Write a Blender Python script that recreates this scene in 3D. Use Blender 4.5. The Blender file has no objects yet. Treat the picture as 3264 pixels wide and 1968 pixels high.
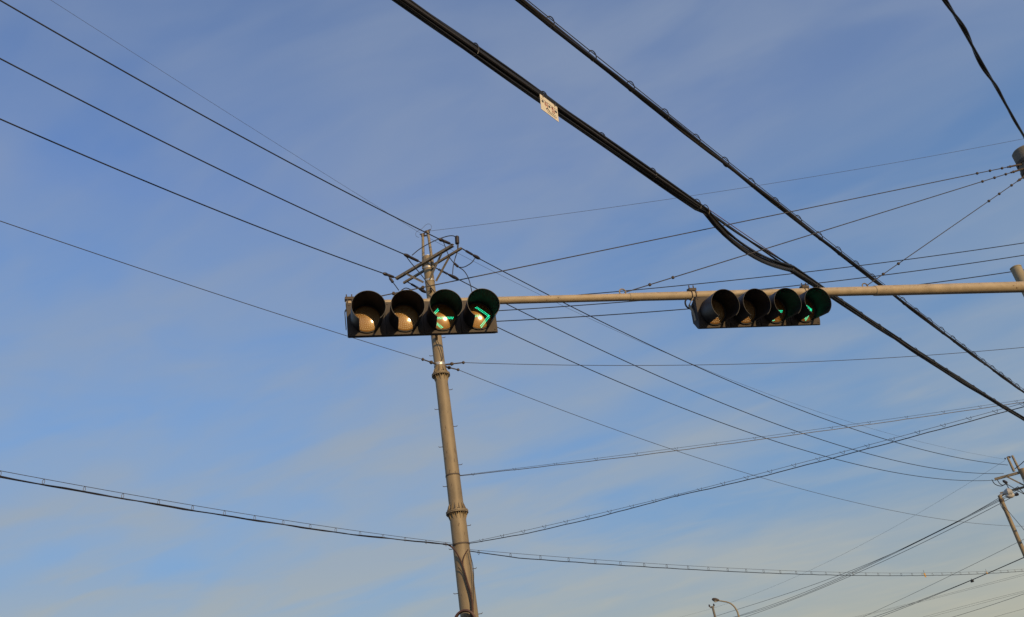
import bpy, math, random
import numpy as np
from mathutils import Vector, Matrix

random.seed(7)
scene = bpy.context.scene
COL = scene.collection

# ------------------------------------------------------------------ camera
PW, PH, FOC = 3264.0, 1968.0, 2770.0
PITCH, ROLL = math.radians(28.8), math.radians(9.6)
CAM = np.array([0.0, 0.0, 1.6])
_F = np.array([0, math.cos(PITCH), math.sin(PITCH)])
_R0 = np.array([1.0, 0, 0])
_U0 = np.array([0, -math.sin(PITCH), math.cos(PITCH)])
_U = math.cos(ROLL) * _U0 + math.sin(ROLL) * _R0
_R = math.cos(ROLL) * _R0 - math.sin(ROLL) * _U0
cd = bpy.data.cameras.new('camera')
cd.sensor_width = 36.0
cd.lens = FOC / PW * 36.0
cd.clip_start = 0.05
cd.clip_end = 6000.0
cam = bpy.data.objects.new('camera', cd)
COL.objects.link(cam)
cam.matrix_world = Matrix(((_R[0], _U[0], -_F[0], CAM[0]), (_R[1], _U[1], -_F[1], CAM[1]),
                           (_R[2], _U[2], -_F[2], CAM[2]), (0, 0, 0, 1)))
scene.camera = cam

# ------------------------------------------------------------------ sky and sun
SUN_AZ, SUN_EL = math.radians(147.0), math.radians(15.5)
world = bpy.data.worlds.new('World')
scene.world = world
world.use_nodes = True
nt = world.node_tree
nt.nodes.clear()


def N(tree, kind, **kw):
    n = tree.nodes.new(kind)
    for k, v in kw.items():
        if k.startswith('i_'):
            n.inputs[k[2:].replace('_', ' ')].default_value = v
        else:
            setattr(n, k, v)
    return n


def build_sky(t):
    L = t.links.new
    out = N(t, 'ShaderNodeOutputWorld')
    bg = N(t, 'ShaderNodeBackground')
    bg.inputs['Strength'].default_value = 0.15
    sky = N(t, 'ShaderNodeTexSky', sky_type='NISHITA')
    sky.sun_disc = False
    sky.sun_elevation = SUN_EL
    sky.sun_rotation = SUN_AZ
    sky.altitude = 50
    sky.air_density = 1.0
    sky.dust_density = 1.6
    sky.ozone_density = 2.2
    tc = N(t, 'ShaderNodeTexCoord')
    sep = N(t, 'ShaderNodeSeparateXYZ')
    L(tc.outputs['Generated'], sep.inputs[0])
    zz = N(t, 'ShaderNodeMath', operation='ADD')
    zz.inputs[1].default_value = 0.12
    L(sep.outputs['Z'], zz.inputs[0])
    zm = N(t, 'ShaderNodeMath', operation='MAXIMUM')
    zm.inputs[1].default_value = 0.1
    L(zz.outputs[0], zm.inputs[0])
    dx = N(t, 'ShaderNodeMath', operation='DIVIDE')
    dy = N(t, 'ShaderNodeMath', operation='DIVIDE')
    L(sep.outputs['X'], dx.inputs[0]); L(zm.outputs[0], dx.inputs[1])
    L(sep.outputs['Y'], dy.inputs[0]); L(zm.outputs[0], dy.inputs[1])
    cmb = N(t, 'ShaderNodeCombineXYZ')
    L(dx.outputs[0], cmb.inputs['X']); L(dy.outputs[0], cmb.inputs['Y'])

    def streaks(rot, sx, sy, scale, detail, dist, lo, hi, seed):
        m = N(t, 'ShaderNodeMapping', vector_type='TEXTURE')
        m.inputs['Rotation'].default_value = (0, 0, rot)
        m.inputs['Scale'].default_value = (sx, sy, 1)
        m.inputs['Location'].default_value = (seed, seed * .37, seed * 1.7)
        L(cmb.outputs[0], m.inputs['Vector'])
        n = N(t, 'ShaderNodeTexNoise')
        n.inputs['Scale'].default_value = scale
        n.inputs['Detail'].default_value = detail
        n.inputs['Roughness'].default_value = .5
        n.inputs['Distortion'].default_value = dist
        L(m.outputs[0], n.inputs['Vector'])
        r = N(t, 'ShaderNodeMapRange', interpolation_type='SMOOTHSTEP')
        r.inputs['From Min'].default_value = lo
        r.inputs['From Max'].default_value = hi
        L(n.outputs['Fac'], r.inputs['Value'])
        return r.outputs['Result']

    def math_(op, a, b):
        n = N(t, 'ShaderNodeMath', operation=op)
        for q, v in enumerate((a, b)):
            if isinstance(v, (int, float)):
                n.inputs[q].default_value = v
            else:
                L(v, n.inputs[q])
        return n.outputs[0]

    def mix_(fac, a, b, blend='MIX'):
        n = N(t, 'ShaderNodeMix', data_type='RGBA', blend_type=blend)
        for key, v in (('Factor', fac), (6, a), (7, b)):
            if isinstance(v, (int, float, tuple)):
                n.inputs[key].default_value = v
            else:
                L(v, n.inputs[key])
        return n.outputs[2]
    K = 1 / .15
    # the camera's cool daylight balance
    base = mix_(1.0, sky.outputs[0], WB, 'MULTIPLY')
    # dusty air, thickening towards the horizon all round
    h = N(t, 'ShaderNodeMapRange')
    h.inputs['From Min'].default_value = .60
    h.inputs['From Max'].default_value = .02
    L(sep.outputs['Z'], h.inputs['Value'])
    hz = math_('MULTIPLY', math_('POWER', h.outputs[0], .62), .92)
    base = mix_(hz, base, (.175 * K, .285 * K, .405 * K, 1))
    h2 = N(t, 'ShaderNodeMapRange')
    h2.inputs['From Min'].default_value = .24
    h2.inputs['From Max'].default_value = .0
    L(sep.outputs['Z'], h2.inputs['Value'])
    # thin high cloud in broad soft bands
    a = streaks(math.radians(-24), 1.7, .85, 1.5, 3, .35, .39, .62, 52.6)
    b = streaks(math.radians(-14), 1.4, .65, 2.5, 4, .5, .40, .66, 27.4)
    c = streaks(math.radians(-33), 1.3, .55, 5.0, 5, .7, .38, .80, 19.18)
    k = math_('ADD', math_('MULTIPLY', a, .46), math_('MULTIPLY', b, .34))
    k = math_('ADD', k, math_('MULTIPLY', c, .16))
    k = math_('MULTIPLY', k, math_('ADD', math_('MULTIPLY', h.outputs[0], .75), .78))
    k = math_('MINIMUM', k, .95)
    veil = mix_(h.outputs[0], (.265 * K, .330 * K, .460 * K, 1), (.370 * K, .445 * K, .490 * K, 1))
    col = mix_(k, base, veil)
    col = mix_(math_('MULTIPLY', h2.outputs[0], 1.0), col, (.50 * K, .465 * K, .325 * K, 1))
    L(col, bg.inputs['Color'])
    L(bg.outputs[0], out.inputs['Surface'])


WB = (.95, 1.09, 1.38, 1)
build_sky(nt)
sd = bpy.data.lights.new('sun', 'SUN')
sd.energy = 3.0
sd.angle = math.radians(0.55)
sd.color = (1.0, 0.69, 0.34)
sun = bpy.data.objects.new('sun', sd)
COL.objects.link(sun)
SUNV = Vector((math.sin(SUN_AZ) * math.cos(SUN_EL), math.cos(SUN_AZ) * math.cos(SUN_EL), math.sin(SUN_EL)))
sun.rotation_euler = (-SUNV).to_track_quat('-Z', 'Y').to_euler()
sun.location = SUNV * 60

vs = scene.view_settings
vs.view_transform = 'Standard'
vs.look = 'None'
vs.exposure = 0.0
vs.gamma = 1.0
vs.use_curve_mapping = False
scene.render.engine = 'CYCLES'


# ------------------------------------------------------------------ materials
def material(name, color, rough=.6, metal=0.0, var=.0, vscale=6.0, color2=None, spots=None, spec=.5,
             bump=0.0, bscale=40.0, emit=None, estr=0.0, coat=0.0, stretch=(1, 1, 1)):
    m = bpy.data.materials.new(name)
    m.use_nodes = True
    t = m.node_tree
    p = t.nodes['Principled BSDF']
    L = t.links.new
    p.inputs['Roughness'].default_value = rough
    p.inputs['Metallic'].default_value = metal
    p.inputs['Specular IOR Level'].default_value = spec
    p.inputs['Base Color'].default_value = (*color, 1)
    if coat:
        p.inputs['Specular Tint'].default_value = (1.0, .76, .38, 1)
        p.inputs['Coat Tint'].default_value = (1.0, .86, .55, 1)
        p.inputs['Coat Weight'].default_value = coat
        p.inputs['Coat Roughness'].default_value = .095
    if emit:
        p.inputs['Emission Color'].default_value = (*emit, 1)
        p.inputs['Emission Strength'].default_value = estr
    tc = N(t, 'ShaderNodeTexCoord')
    mp = N(t, 'ShaderNodeMapping')
    mp.inputs['Scale'].default_value = stretch
    L(tc.outputs['Object'], mp.inputs['Vector'])
    if var or color2:
        n = N(t, 'ShaderNodeTexNoise')
        n.inputs['Scale'].default_value = vscale
        n.inputs['Detail'].default_value = 6
        L(mp.outputs[0], n.inputs['Vector'])
        r = N(t, 'ShaderNodeMapRange')
        r.inputs['From Min'].default_value = .3
        r.inputs['From Max'].default_value = .7
        L(n.outputs['Fac'], r.inputs['Value'])
        c2 = color2 or tuple(min(1, c * (1 + var)) for c in color)
        c1 = tuple(c * (1 - var) for c in color)
        mx = N(t, 'ShaderNodeMix', data_type='RGBA')
        L(r.outputs[0], mx.inputs['Factor'])
        mx.inputs[6].default_value = (*c1, 1)
        mx.inputs[7].default_value = (*c2, 1)
        last = mx.outputs[2]
        if spots:
            scol, sscale, thr = spots
            n2 = N(t, 'ShaderNodeTexNoise')
            n2.inputs['Scale'].default_value = sscale
            n2.inputs['Detail'].default_value = 5
            L(mp.outputs[0], n2.inputs['Vector'])
            r2 = N(t, 'ShaderNodeMapRange')
            r2.inputs['From Min'].default_value = thr
            r2.inputs['From Max'].default_value = thr + .07
            L(n2.outputs['Fac'], r2.inputs['Value'])
            m2 = N(t, 'ShaderNodeMix', data_type='RGBA')
            L(r2.outputs[0], m2.inputs['Factor'])
            L(last, m2.inputs[6])
            m2.inputs[7].default_value = (*scol, 1)
            last = m2.outputs[2]
        L(last, p.inputs['Base Color'])
        rr = N(t, 'ShaderNodeMapRange')
        rr.inputs['To Min'].default_value = max(.05, rough - .1)
        rr.inputs['To Max'].default_value = min(1, rough + .12)
        L(n.outputs['Fac'], rr.inputs['Value'])
        L(rr.outputs[0], p.inputs['Roughness'])
    if bump:
        nb = N(t, 'ShaderNodeTexNoise')
        nb.inputs['Scale'].default_value = bscale
        nb.inputs['Detail'].default_value = 4
        L(mp.outputs[0], nb.inputs['Vector'])
        b = N(t, 'ShaderNodeBump')
        b.inputs['Strength'].default_value = bump
        b.inputs['Distance'].default_value = .01
        L(nb.outputs['Fac'], b.inputs['Height'])
        L(b.outputs[0], p.inputs['Normal'])
    return m


M = dict(
    asphalt=material('asphalt', (.05, .05, .052), .9, var=.3, vscale=3, bump=.4, bscale=90),
    soil=material('soil', (.075, .062, .045), .95, var=.35, vscale=.4, color2=(.06, .07, .035), bump=.5, bscale=8),
    paving=material('paving', (.30, .29, .27), .9, var=.2, vscale=2.5, bump=.3, bscale=30),
    kerbstone=material('kerbstone', (.36, .35, .33), .85, var=.15, vscale=5),
    roadpaint=material('roadpaint', (.75, .73, .68), .7, var=.12, vscale=9),
    galv=material('galvanised_steel', (.252, .196, .116), .58, .05, var=.24, vscale=5, bump=.12, bscale=60,
                  stretch=(1, 1, .35), spots=((.14, .10, .058), 13.0, .62)),
    galv_dull=material('weathered_steel', (.25, .21, .145), .6, .15, var=.25, vscale=14,
                       spots=((.16, .085, .04), 22.0, .60)),
    band=material('bright_band', (.55, .52, .46), .35, .6, var=.12, vscale=12),
    paint=material('beige_paint', (.41, .322, .205), .6, var=.15, vscale=9, bump=.1, bscale=50,
                   spots=((.15, .085, .04), 34.0, .64)),
    concrete=material('concrete', (.17, .155, .125), .85, var=.18, vscale=6, bump=.4, bscale=60),
    post=material('weathered_post', (.30, .255, .165), .7, var=.18, vscale=8, bump=.2, bscale=50),
    black=material('black_cable', (.012, .011, .012), .45, var=.2, vscale=9),
    cable2=material('sunbleached_cable', (.028, .024, .022), .5, var=.3, vscale=3),
    conductor=material('dark_conductor', (.018, .02, .026), .5, var=.2, vscale=4),
    strand=material('steel_strand', (.085, .08, .075), .5, .4, var=.2, vscale=20),
    strand_red=material('reddish_strand', (.16, .075, .065), .6, var=.2, vscale=10),
    insul=material('dark_insulator', (.030, .024, .026), .45, var=.2, vscale=20),
    bolt=material('rusty_bolt', (.09, .07, .055), .7, .3, var=.3, vscale=30),
    housing=material('dark_housing', (.026, .021, .019), .6, var=.2, vscale=10),
    panel=material('dark_panel', (.042, .029, .021), .62, var=.2, vscale=12, spots=((.022, .017, .014), 7.0, .60)),
    visor=material('black_visor', (.014, .013, .015), .5, var=.25, vscale=9),
    lens=material('smoky_lens', (.185, .100, .030), .38, var=.14, vscale=18, spec=.45, coat=1.0),
    led_off=material('unlit_led', (.75, .66, .48), .35, var=.05, vscale=9),
    led=material('green_led', (.02, .35, .2), .4, emit=(.02, 1.0, .48), estr=1.6),
    sign=material('cream_plate', (.72, .64, .48), .5, var=.05, vscale=12),
    red=material('red_print', (.32, .025, .02), .6, var=.1, vscale=20),
    ink=material('black_print', (.02, .018, .016), .6, var=.1, vscale=20),
    yellow=material('yellow_tag', (.62, .34, .03), .5, var=.1, vscale=12),
    lampgrey=material('lamp_grey', (.42, .40, .36), .5, .2, var=.1, vscale=9),
    lampglass=material('lamp_glass', (.50, .48, .44), .12, var=.08, vscale=10, spec=.6),
    brown=material('brown_cable', (.075, .035, .022), .5, var=.2, vscale=9),
    porcelain=material('pale_porcelain', (.5, .47, .42), .3, var=.1, vscale=9),
)


# ------------------------------------------------------------------ geometry helpers
def sight(x, y):
    d = _F * FOC + _R * (x - PW / 2) - _U * (y - PH / 2)
    return d / np.linalg.norm(d)


def at_range(x, y, D):
    d = sight(x, y)
    return CAM + d * (D / math.hypot(d[0], d[1]))


def at_height(x, y, z):
    d = sight(x, y)
    return CAM + d * ((z - CAM[2]) / d[2])


def on_wall(x, y, a, b):
    """where the sight line meets the upright plane through plan points a, b"""
    d = sight(x, y)
    n = np.array([-(b[1] - a[1]), b[0] - a[0]])
    t = (n @ (np.array(a[:2]) - CAM[:2])) / (n @ d[:2])
    return CAM + d * t


def polar(az, D):
    return np.array([D * math.sin(math.radians(az)), D * math.cos(math.radians(az))])


def unit(v):
    v = np.asarray(v, float)
    return v / np.linalg.norm(v)


class MB:
    def __init__(s):
        s.v, s.f = [], []

    def add(s, vs_, fs):
        o = len(s.v)
        s.v += [tuple(float(c) for c in v) for v in vs_]
        s.f += [tuple(i + o for i in f) for f in fs]
        return s

    def tube(s, pts, r, n=8, cap=True, ref=None):
        P = [np.asarray(p, float) for p in pts]
        m = len(P)
        rs = [r] * m if np.isscalar(r) else list(r)
        T = [unit(P[min(i + 1, m - 1)] - P[max(i - 1, 0)]) for i in range(m)]
        a = np.array([0, 0, 1.0]) if abs(T[0][2]) < .9 else np.array([1.0, 0, 0])
        u = unit(np.cross(a, T[0]))
        vs_, fs = [], []
        for i in range(m):
            u = unit(u - T[i] * (u @ T[i]))
            w = np.cross(T[i], u)
            for k in range(n):
                t = 2 * math.pi * k / n
                vs_.append(P[i] + rs[i] * (math.cos(t) * u + math.sin(t) * w))
        for i in range(m - 1):
            for k in range(n):
                k2 = (k + 1) % n
                fs.append((i * n + k, i * n + k2, (i + 1) * n + k2, (i + 1) * n + k))
        if cap:
            fs.append(tuple(range(n - 1, -1, -1)))
            fs.append(tuple((m - 1) * n + k for k in range(n)))
        return s.add(vs_, fs)

    def box(s, c, ax, ay, az, hx, hy, hz):
        c, ax, ay, az = (np.asarray(q, float) for q in (c, ax, ay, az))
        vs_ = [c + i * hx * ax + j * hy * ay + k * hz * az for i in (-1, 1) for j in (-1, 1) for k in (-1, 1)]
        return s.add(vs_, [(0, 1, 3, 2), (4, 6, 7, 5), (0, 4, 5, 1), (2, 3, 7, 6), (0, 2, 6, 4), (1, 5, 7, 3)])

    def beam(s, p, q, w, h, up=(0, 0, 1)):
        p, q = np.asarray(p, float), np.asarray(q, float)
        ax = unit(q - p)
        ay = unit(np.cross(up, ax))
        az = np.cross(ax, ay)
        return s.box((p + q) / 2, ax, ay, az, np.linalg.norm(q - p) / 2, w / 2, h / 2)

    def channel(s, p, q, w, h, t=.008, up=(0, 0, 1)):
        """C-section steel bar"""
        p, q = np.asarray(p, float), np.asarray(q, float)
        ax = unit(q - p)
        ay = unit(np.cross(up, ax))
        az = np.cross(ax, ay)
        prof = [(-w / 2, -h / 2), (w / 2, -h / 2), (w / 2, -h / 2 + t), (-w / 2 + t, -h / 2 + t),
                (-w / 2 + t, h / 2 - t), (w / 2, h / 2 - t), (w / 2, h / 2), (-w / 2, h / 2)]
        vs_ = [o + ay * a + az * b for o in (p, q) for a, b in prof]
        m = len(prof)
        fs = [(i, (i + 1) % m, m + (i + 1) % m, m + i) for i in range(m)]
        for o in (0, m):
            fs += [(o, o + 1, o + 2, o + 3), (o, o + 3, o + 4, o + 7), (o + 4, o + 5, o + 6, o + 7)]
        return s.add(vs_, fs)

    def ball(s, c, r, n=8, m=5, sc=(1, 1, 1)):
        vs_, fs = [(c[0], c[1], c[2] + r * sc[2])], []
        for i in range(1, m):
            a = math.pi * i / m
            for k in range(n):
                b = 2 * math.pi * k / n
                vs_.append((c[0] + r * sc[0] * math.sin(a) * math.cos(b), c[1] + r * sc[1] * math.sin(a) * math.sin(b),
                            c[2] + r * sc[2] * math.cos(a)))
        vs_.append((c[0], c[1], c[2] - r * sc[2]))
        e = len(vs_) - 1
        for k in range(n):
            fs.append((0, 1 + k, 1 + (k + 1) % n))
            fs.append((e, e - 1 - k, e - 1 - (k + 1) % n))
        for i in range(m - 2):
            for k in range(n):
                a, b = 1 + i * n + k, 1 + i * n + (k + 1) % n
                fs.append((a, a + n, b + n, b))
        return s.add(vs_, fs)

    def mesh(s, name, mat, smooth=True, origin=(0, 0, 0)):
        me = bpy.data.meshes.new(name)
        o = np.asarray(origin, float)
        me.from_pydata([tuple(np.asarray(v) - o) for v in s.v], [], s.f)
        me.materials.append(mat)
        if smooth:
            for p in me.polygons:
                p.use_smooth = len(p.vertices) <= 4
            try:
                me.set_sharp_from_angle(angle=math.radians(38))
            except Exception:
                pass
        me.update()
        return me


def origin_of(o):
    while o.parent:
        o = o.parent
    return np.array(o.location)


def part(name, mb, mat, parent, smooth=True, label=None, kind=None):
    org = origin_of(parent) if parent.get('plain_frame', 1) else (0, 0, 0)
    o = bpy.data.objects.new(name, mb.mesh(name, mat, smooth, org))
    COL.objects.link(o)
    o.parent = parent
    if label:
        o['label'] = label
    if kind:
        o['kind'] = kind
    return o


def stamp(name, me, parent, mat4):
    """another object sharing mesh data, placed by a matrix in the parent's frame"""
    o = bpy.data.objects.new(name, me)
    COL.objects.link(o)
    o.parent = parent
    o.matrix_local = mat4
    return o


def thing(name, label, cat, loc, group=None):
    o = bpy.data.objects.new(name, None)
    COL.objects.link(o)
    o.empty_display_size = .2
    o.location = tuple(float(c) for c in loc)
    o['label'] = label
    o['category'] = cat
    if group:
        o['group'] = group
    return o


def solo(name, mb, mat, label, cat, loc, group=None, smooth=True):
    o = bpy.data.objects.new(name, mb.mesh(name, mat, smooth, loc))
    COL.objects.link(o)
    o.location = tuple(float(c) for c in loc)
    o['label'] = label
    o['category'] = cat
    if group:
        o['group'] = group
    return o


def structure(name, mb, mat, parent=None):
    o = bpy.data.objects.new(name, mb.mesh(name, mat, False))
    COL.objects.link(o)
    if parent:
        o.parent = parent
    else:
        o['kind'] = 'structure'
    return o


def spline(pts, n):
    """smooth curve through points (Catmull-Rom)"""
    P = [np.asarray(p, float) for p in pts]
    P = [2 * P[0] - P[1]] + P + [2 * P[-1] - P[-2]]
    out = []
    seg = len(P) - 3
    for i in range(seg):
        m = max(2, n // seg)
        for k in range(m):
            t = k / m
            a, b, c, d = P[i:i + 4]
            out.append(.5 * (2 * b + (c - a) * t + (2 * a - 5 * b + 4 * c - d) * t ** 2 + (3 * b - a - 3 * c + d) * t ** 3))
    out.append(P[-2])
    return out


def sag_curve(pix, a, b, lo=0.0, hi=0.0, n=48, deg=2, p0=None, p1=None):
    """a hanging span in the upright plane through plan points a, b, seen along the given sight lines.
    lo / hi: metres added beyond the first / last point; p0 / p1: fixed 3-D ends"""
    a, b = np.asarray(a[:2], float), np.asarray(b[:2], float)
    u = (b - a) / np.linalg.norm(b - a)
    S, Z, Wt = [], [], []
    for x, y in pix:
        q = on_wall(x, y, a, b)
        S.append((q[:2] - a) @ u); Z.append(q[2]); Wt.append(1)
    for p in (p0, p1):
        if p is not None:
            S.append((np.asarray(p)[:2] - a) @ u); Z.append(p[2]); Wt.append(30)
    c = np.polyfit(S, Z, deg, w=Wt)
    s0, s1 = min(S) - lo, max(S) + hi
    ss = np.linspace(s0, s1, n)
    if (S[0] > S[-1] and p0 is None and p1 is None):
        ss = ss[::-1]
    return [np.array([a[0] + u[0] * s, a[1] + u[1] * s, np.polyval(c, s)]) for s in ss]


def along(pts, step, start=0.0):
    """points and tangents at equal steps along a polyline"""
    P = [np.asarray(p) for p in pts]
    out, need = [], start
    for i in range(len(P) - 1):
        d = np.linalg.norm(P[i + 1] - P[i])
        while need <= d:
            out.append((P[i] + (P[i + 1] - P[i]) * need / d, unit(P[i + 1] - P[i])))
            need += step
        need -= d
    return out


def frame(o, ax, up=(0, 0, 1), scale=1.0, yaw=0.0):
    """matrix with local x along ax"""
    ax = unit(ax)
    ay = unit(np.cross(up, ax))
    az = np.cross(ax, ay)
    m = Matrix(((ax[0], ay[0], az[0], 0), (ax[1], ay[1], az[1], 0), (ax[2], ay[2], az[2], 0), (0, 0, 0, 1)))
    m = Matrix.Translation(Vector([float(c) for c in o])) @ m @ Matrix.Rotation(yaw, 4, 'Z')
    return m @ Matrix.Scale(scale, 4)


SC = 3264 / 2464


def dsp(*p):
    return [(x * SC, y * SC) for x, y in p]


def crop(ox, oy, k, *p):
    return [(ox + x / k, oy + y / k) for x, y in p]


# ------------------------------------------------------------------ ground
RD = unit([math.sin(math.radians(39)), math.cos(math.radians(39)), 0])     # the main road runs this way
RN = np.array([RD[1], -RD[0], 0])
CR = unit([math.cos(math.radians(7)), math.sin(math.radians(7)), 0])       # the side road
CN = np.array([-CR[1], CR[0], 0])


def sheet(c, ax, ay, hx, hy, z):
    c = np.array([c[0], c[1], z])
    return MB().add([c - ax * hx - ay * hy, c + ax * hx - ay * hy, c + ax * hx + ay * hy, c - ax * hx + ay * hy],
                    [(0, 1, 2, 3)])


structure('ground', sheet((0, 400), np.array([1, 0, 0]), np.array([0, 1, 0]), 3000, 3000, 0.0), M['soil'])
road_mid = np.array([1.2, 5.5, 0])
structure('road', sheet(road_mid, RD, RN, 160, 4.6, .006), M['asphalt'])
structure('side_road', sheet(road_mid + RD * 17, CR, CN, 120, 3.6, .010), M['asphalt'])
for s in (-1, 1):
    for lo, hi in ((-150, 4), (27, 150)):
        c = road_mid + RD * ((lo + hi) / 2) + RN * s * 6.4
        pv = structure('pavement', MB().box((c[0], c[1], .065), RD, RN, (0, 0, 1), (hi - lo) / 2, 1.6, .065), M['paving'])
        c = road_mid + RD * ((lo + hi) / 2) + RN * s * 4.7
        structure('kerb', MB().box((c[0], c[1], .07), RD, RN, (0, 0, 1), (hi - lo) / 2, .095, .07), M['kerbstone'], pv)
for s in range(-20, 21):
    c = road_mid + RD * (s * 6.0)
    if 4 < s * 6 < 27:
        continue
    structure('lane_marking', sheet(c, RD, RN, 1.5, .06, .014), M['roadpaint'])

# ------------------------------------------------------------------ plan positions
MAIN = polar(-5.89, 19.0)
LEFT = np.array([-8.0, 10.4])
LDIR = (LEFT - MAIN) / np.linalg.norm(LEFT - MAIN)
FAR = polar(28.45, 56.0)
FARP = polar(9.25, 87.0)
SIDE = polar(33.6, 25.0)


def zat(x, y, D):
    return at_range(x, y, D)[2]


# ------------------------------------------------------------------ main steel pole
def step_bolts(root, base, zlist, rad_at, lean=(0, 0)):
    mb = MB()
    mb.tube([(0, 0, 0), (.095, 0, 0), (.108, 0, .02)], .0075, 6)
    me = mb.mesh('step_bolt', M['bolt'])
    for i, z in enumerate(zlist):
        s = -1 if i % 2 else 1
        ang = math.radians(10 if s > 0 else 190)
        r = rad_at(z)
        o = np.array([base[0], base[1], z]) + np.array([math.cos(ang), math.sin(ang), 0]) * (r - .02) - origin_of(root)
        stamp('step_bolt', me, root, Matrix.Translation(Vector(o)) @ Matrix.Rotation(ang, 4, 'Z'))


def flange(root, base, z, r, R, n=12, name='flange'):
    mb = MB()
    c = np.array([base[0], base[1], 0])
    N_ = 28
    mb.tube([c + [0, 0, z - .026], c + [0, 0, z - .004]], R, N_)
    mb.tube([c + [0, 0, z + .004], c + [0, 0, z + .026]], R, N_)
    o = part(name, mb, M['galv'], root)
    mg = MB()
    for k in range(n):
        a = 2 * math.pi * (k + .5) / n
        e = np.array([math.cos(a), math.sin(a), 0])
        t = np.array([-math.sin(a), math.cos(a), 0]) * .006
        for s in (-1, 1):
            tri = [e * (r - .01) + [0, 0, z + s * .026], e * (R - .02) + [0, 0, z + s * .026],
                   e * (R - .03) + [0, 0, z + s * .05], e * (r - .01) + [0, 0, z + s * .20]]
            vs_ = [c + p + t for p in tri] + [c + p - t for p in tri]
            mg.add(vs_, [(0, 1, 2, 3), (7, 6, 5, 4), (0, 4, 5, 1), (1, 5, 6, 2), (2, 6, 7, 3), (3, 7, 4, 0)])
    part('gusset', mg, M['galv'], o, False, kind='stuff')
    mb2 = MB()
    for k in range(n):
        a = 2 * math.pi * k / n
        e = np.array([math.cos(a), math.sin(a), 0]) * (R - .028)
        mb2.tube([c + e + [0, 0, z - .06], c + e + [0, 0, z + .06]], .012, 6)
    part('bolt_ring', mb2, M['bolt'], o, False, kind='stuff')


def strain_insulator(root, p_arm, p_wire, mode, name='strain_insulator'):
    """dead-end string from the crossarm (p_arm) to the conductor (p_wire)"""
    p, q = np.asarray(p_arm, float), np.asarray(p_wire, float)
    d = unit(q - p)
    Ln = np.linalg.norm(q - p)
    mb = MB()
    if mode == 'sleeve':
        mb.tube([p, p + d * Ln * .25], .014, 6)
        mb.tube([p + d * Ln * .22, p + d * Ln * .26, p + d * Ln * .62, p + d * Ln * .66], [.02, .034, .038, .028], 10)
    else:
        mb.tube([p, p + d * Ln * .62], .016, 6)
        for k in range(7):
            c = p + d * Ln * (.26 + .05 * k)
            mb.tube([c - d * .012, c, c + d * .012], [.014, .034, .014], 10)
    o = part(name, mb, M['insul'], root)
    mc = MB()
    mc.tube([p + d * Ln * .6, p + d * Ln * .68, p + d * Ln * .82, p + d * Ln * .92, q], [.022, .036, .048, .040, .018], 10)
    part('clamp_cover', mc, M['insul'], o)
    return o


def jumper(root, pts, r=.012, name='jumper_wire', mat='conductor', n=36):
    return part(name, MB().tube(spline(pts, n), r, 6), M[mat], root)


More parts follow.
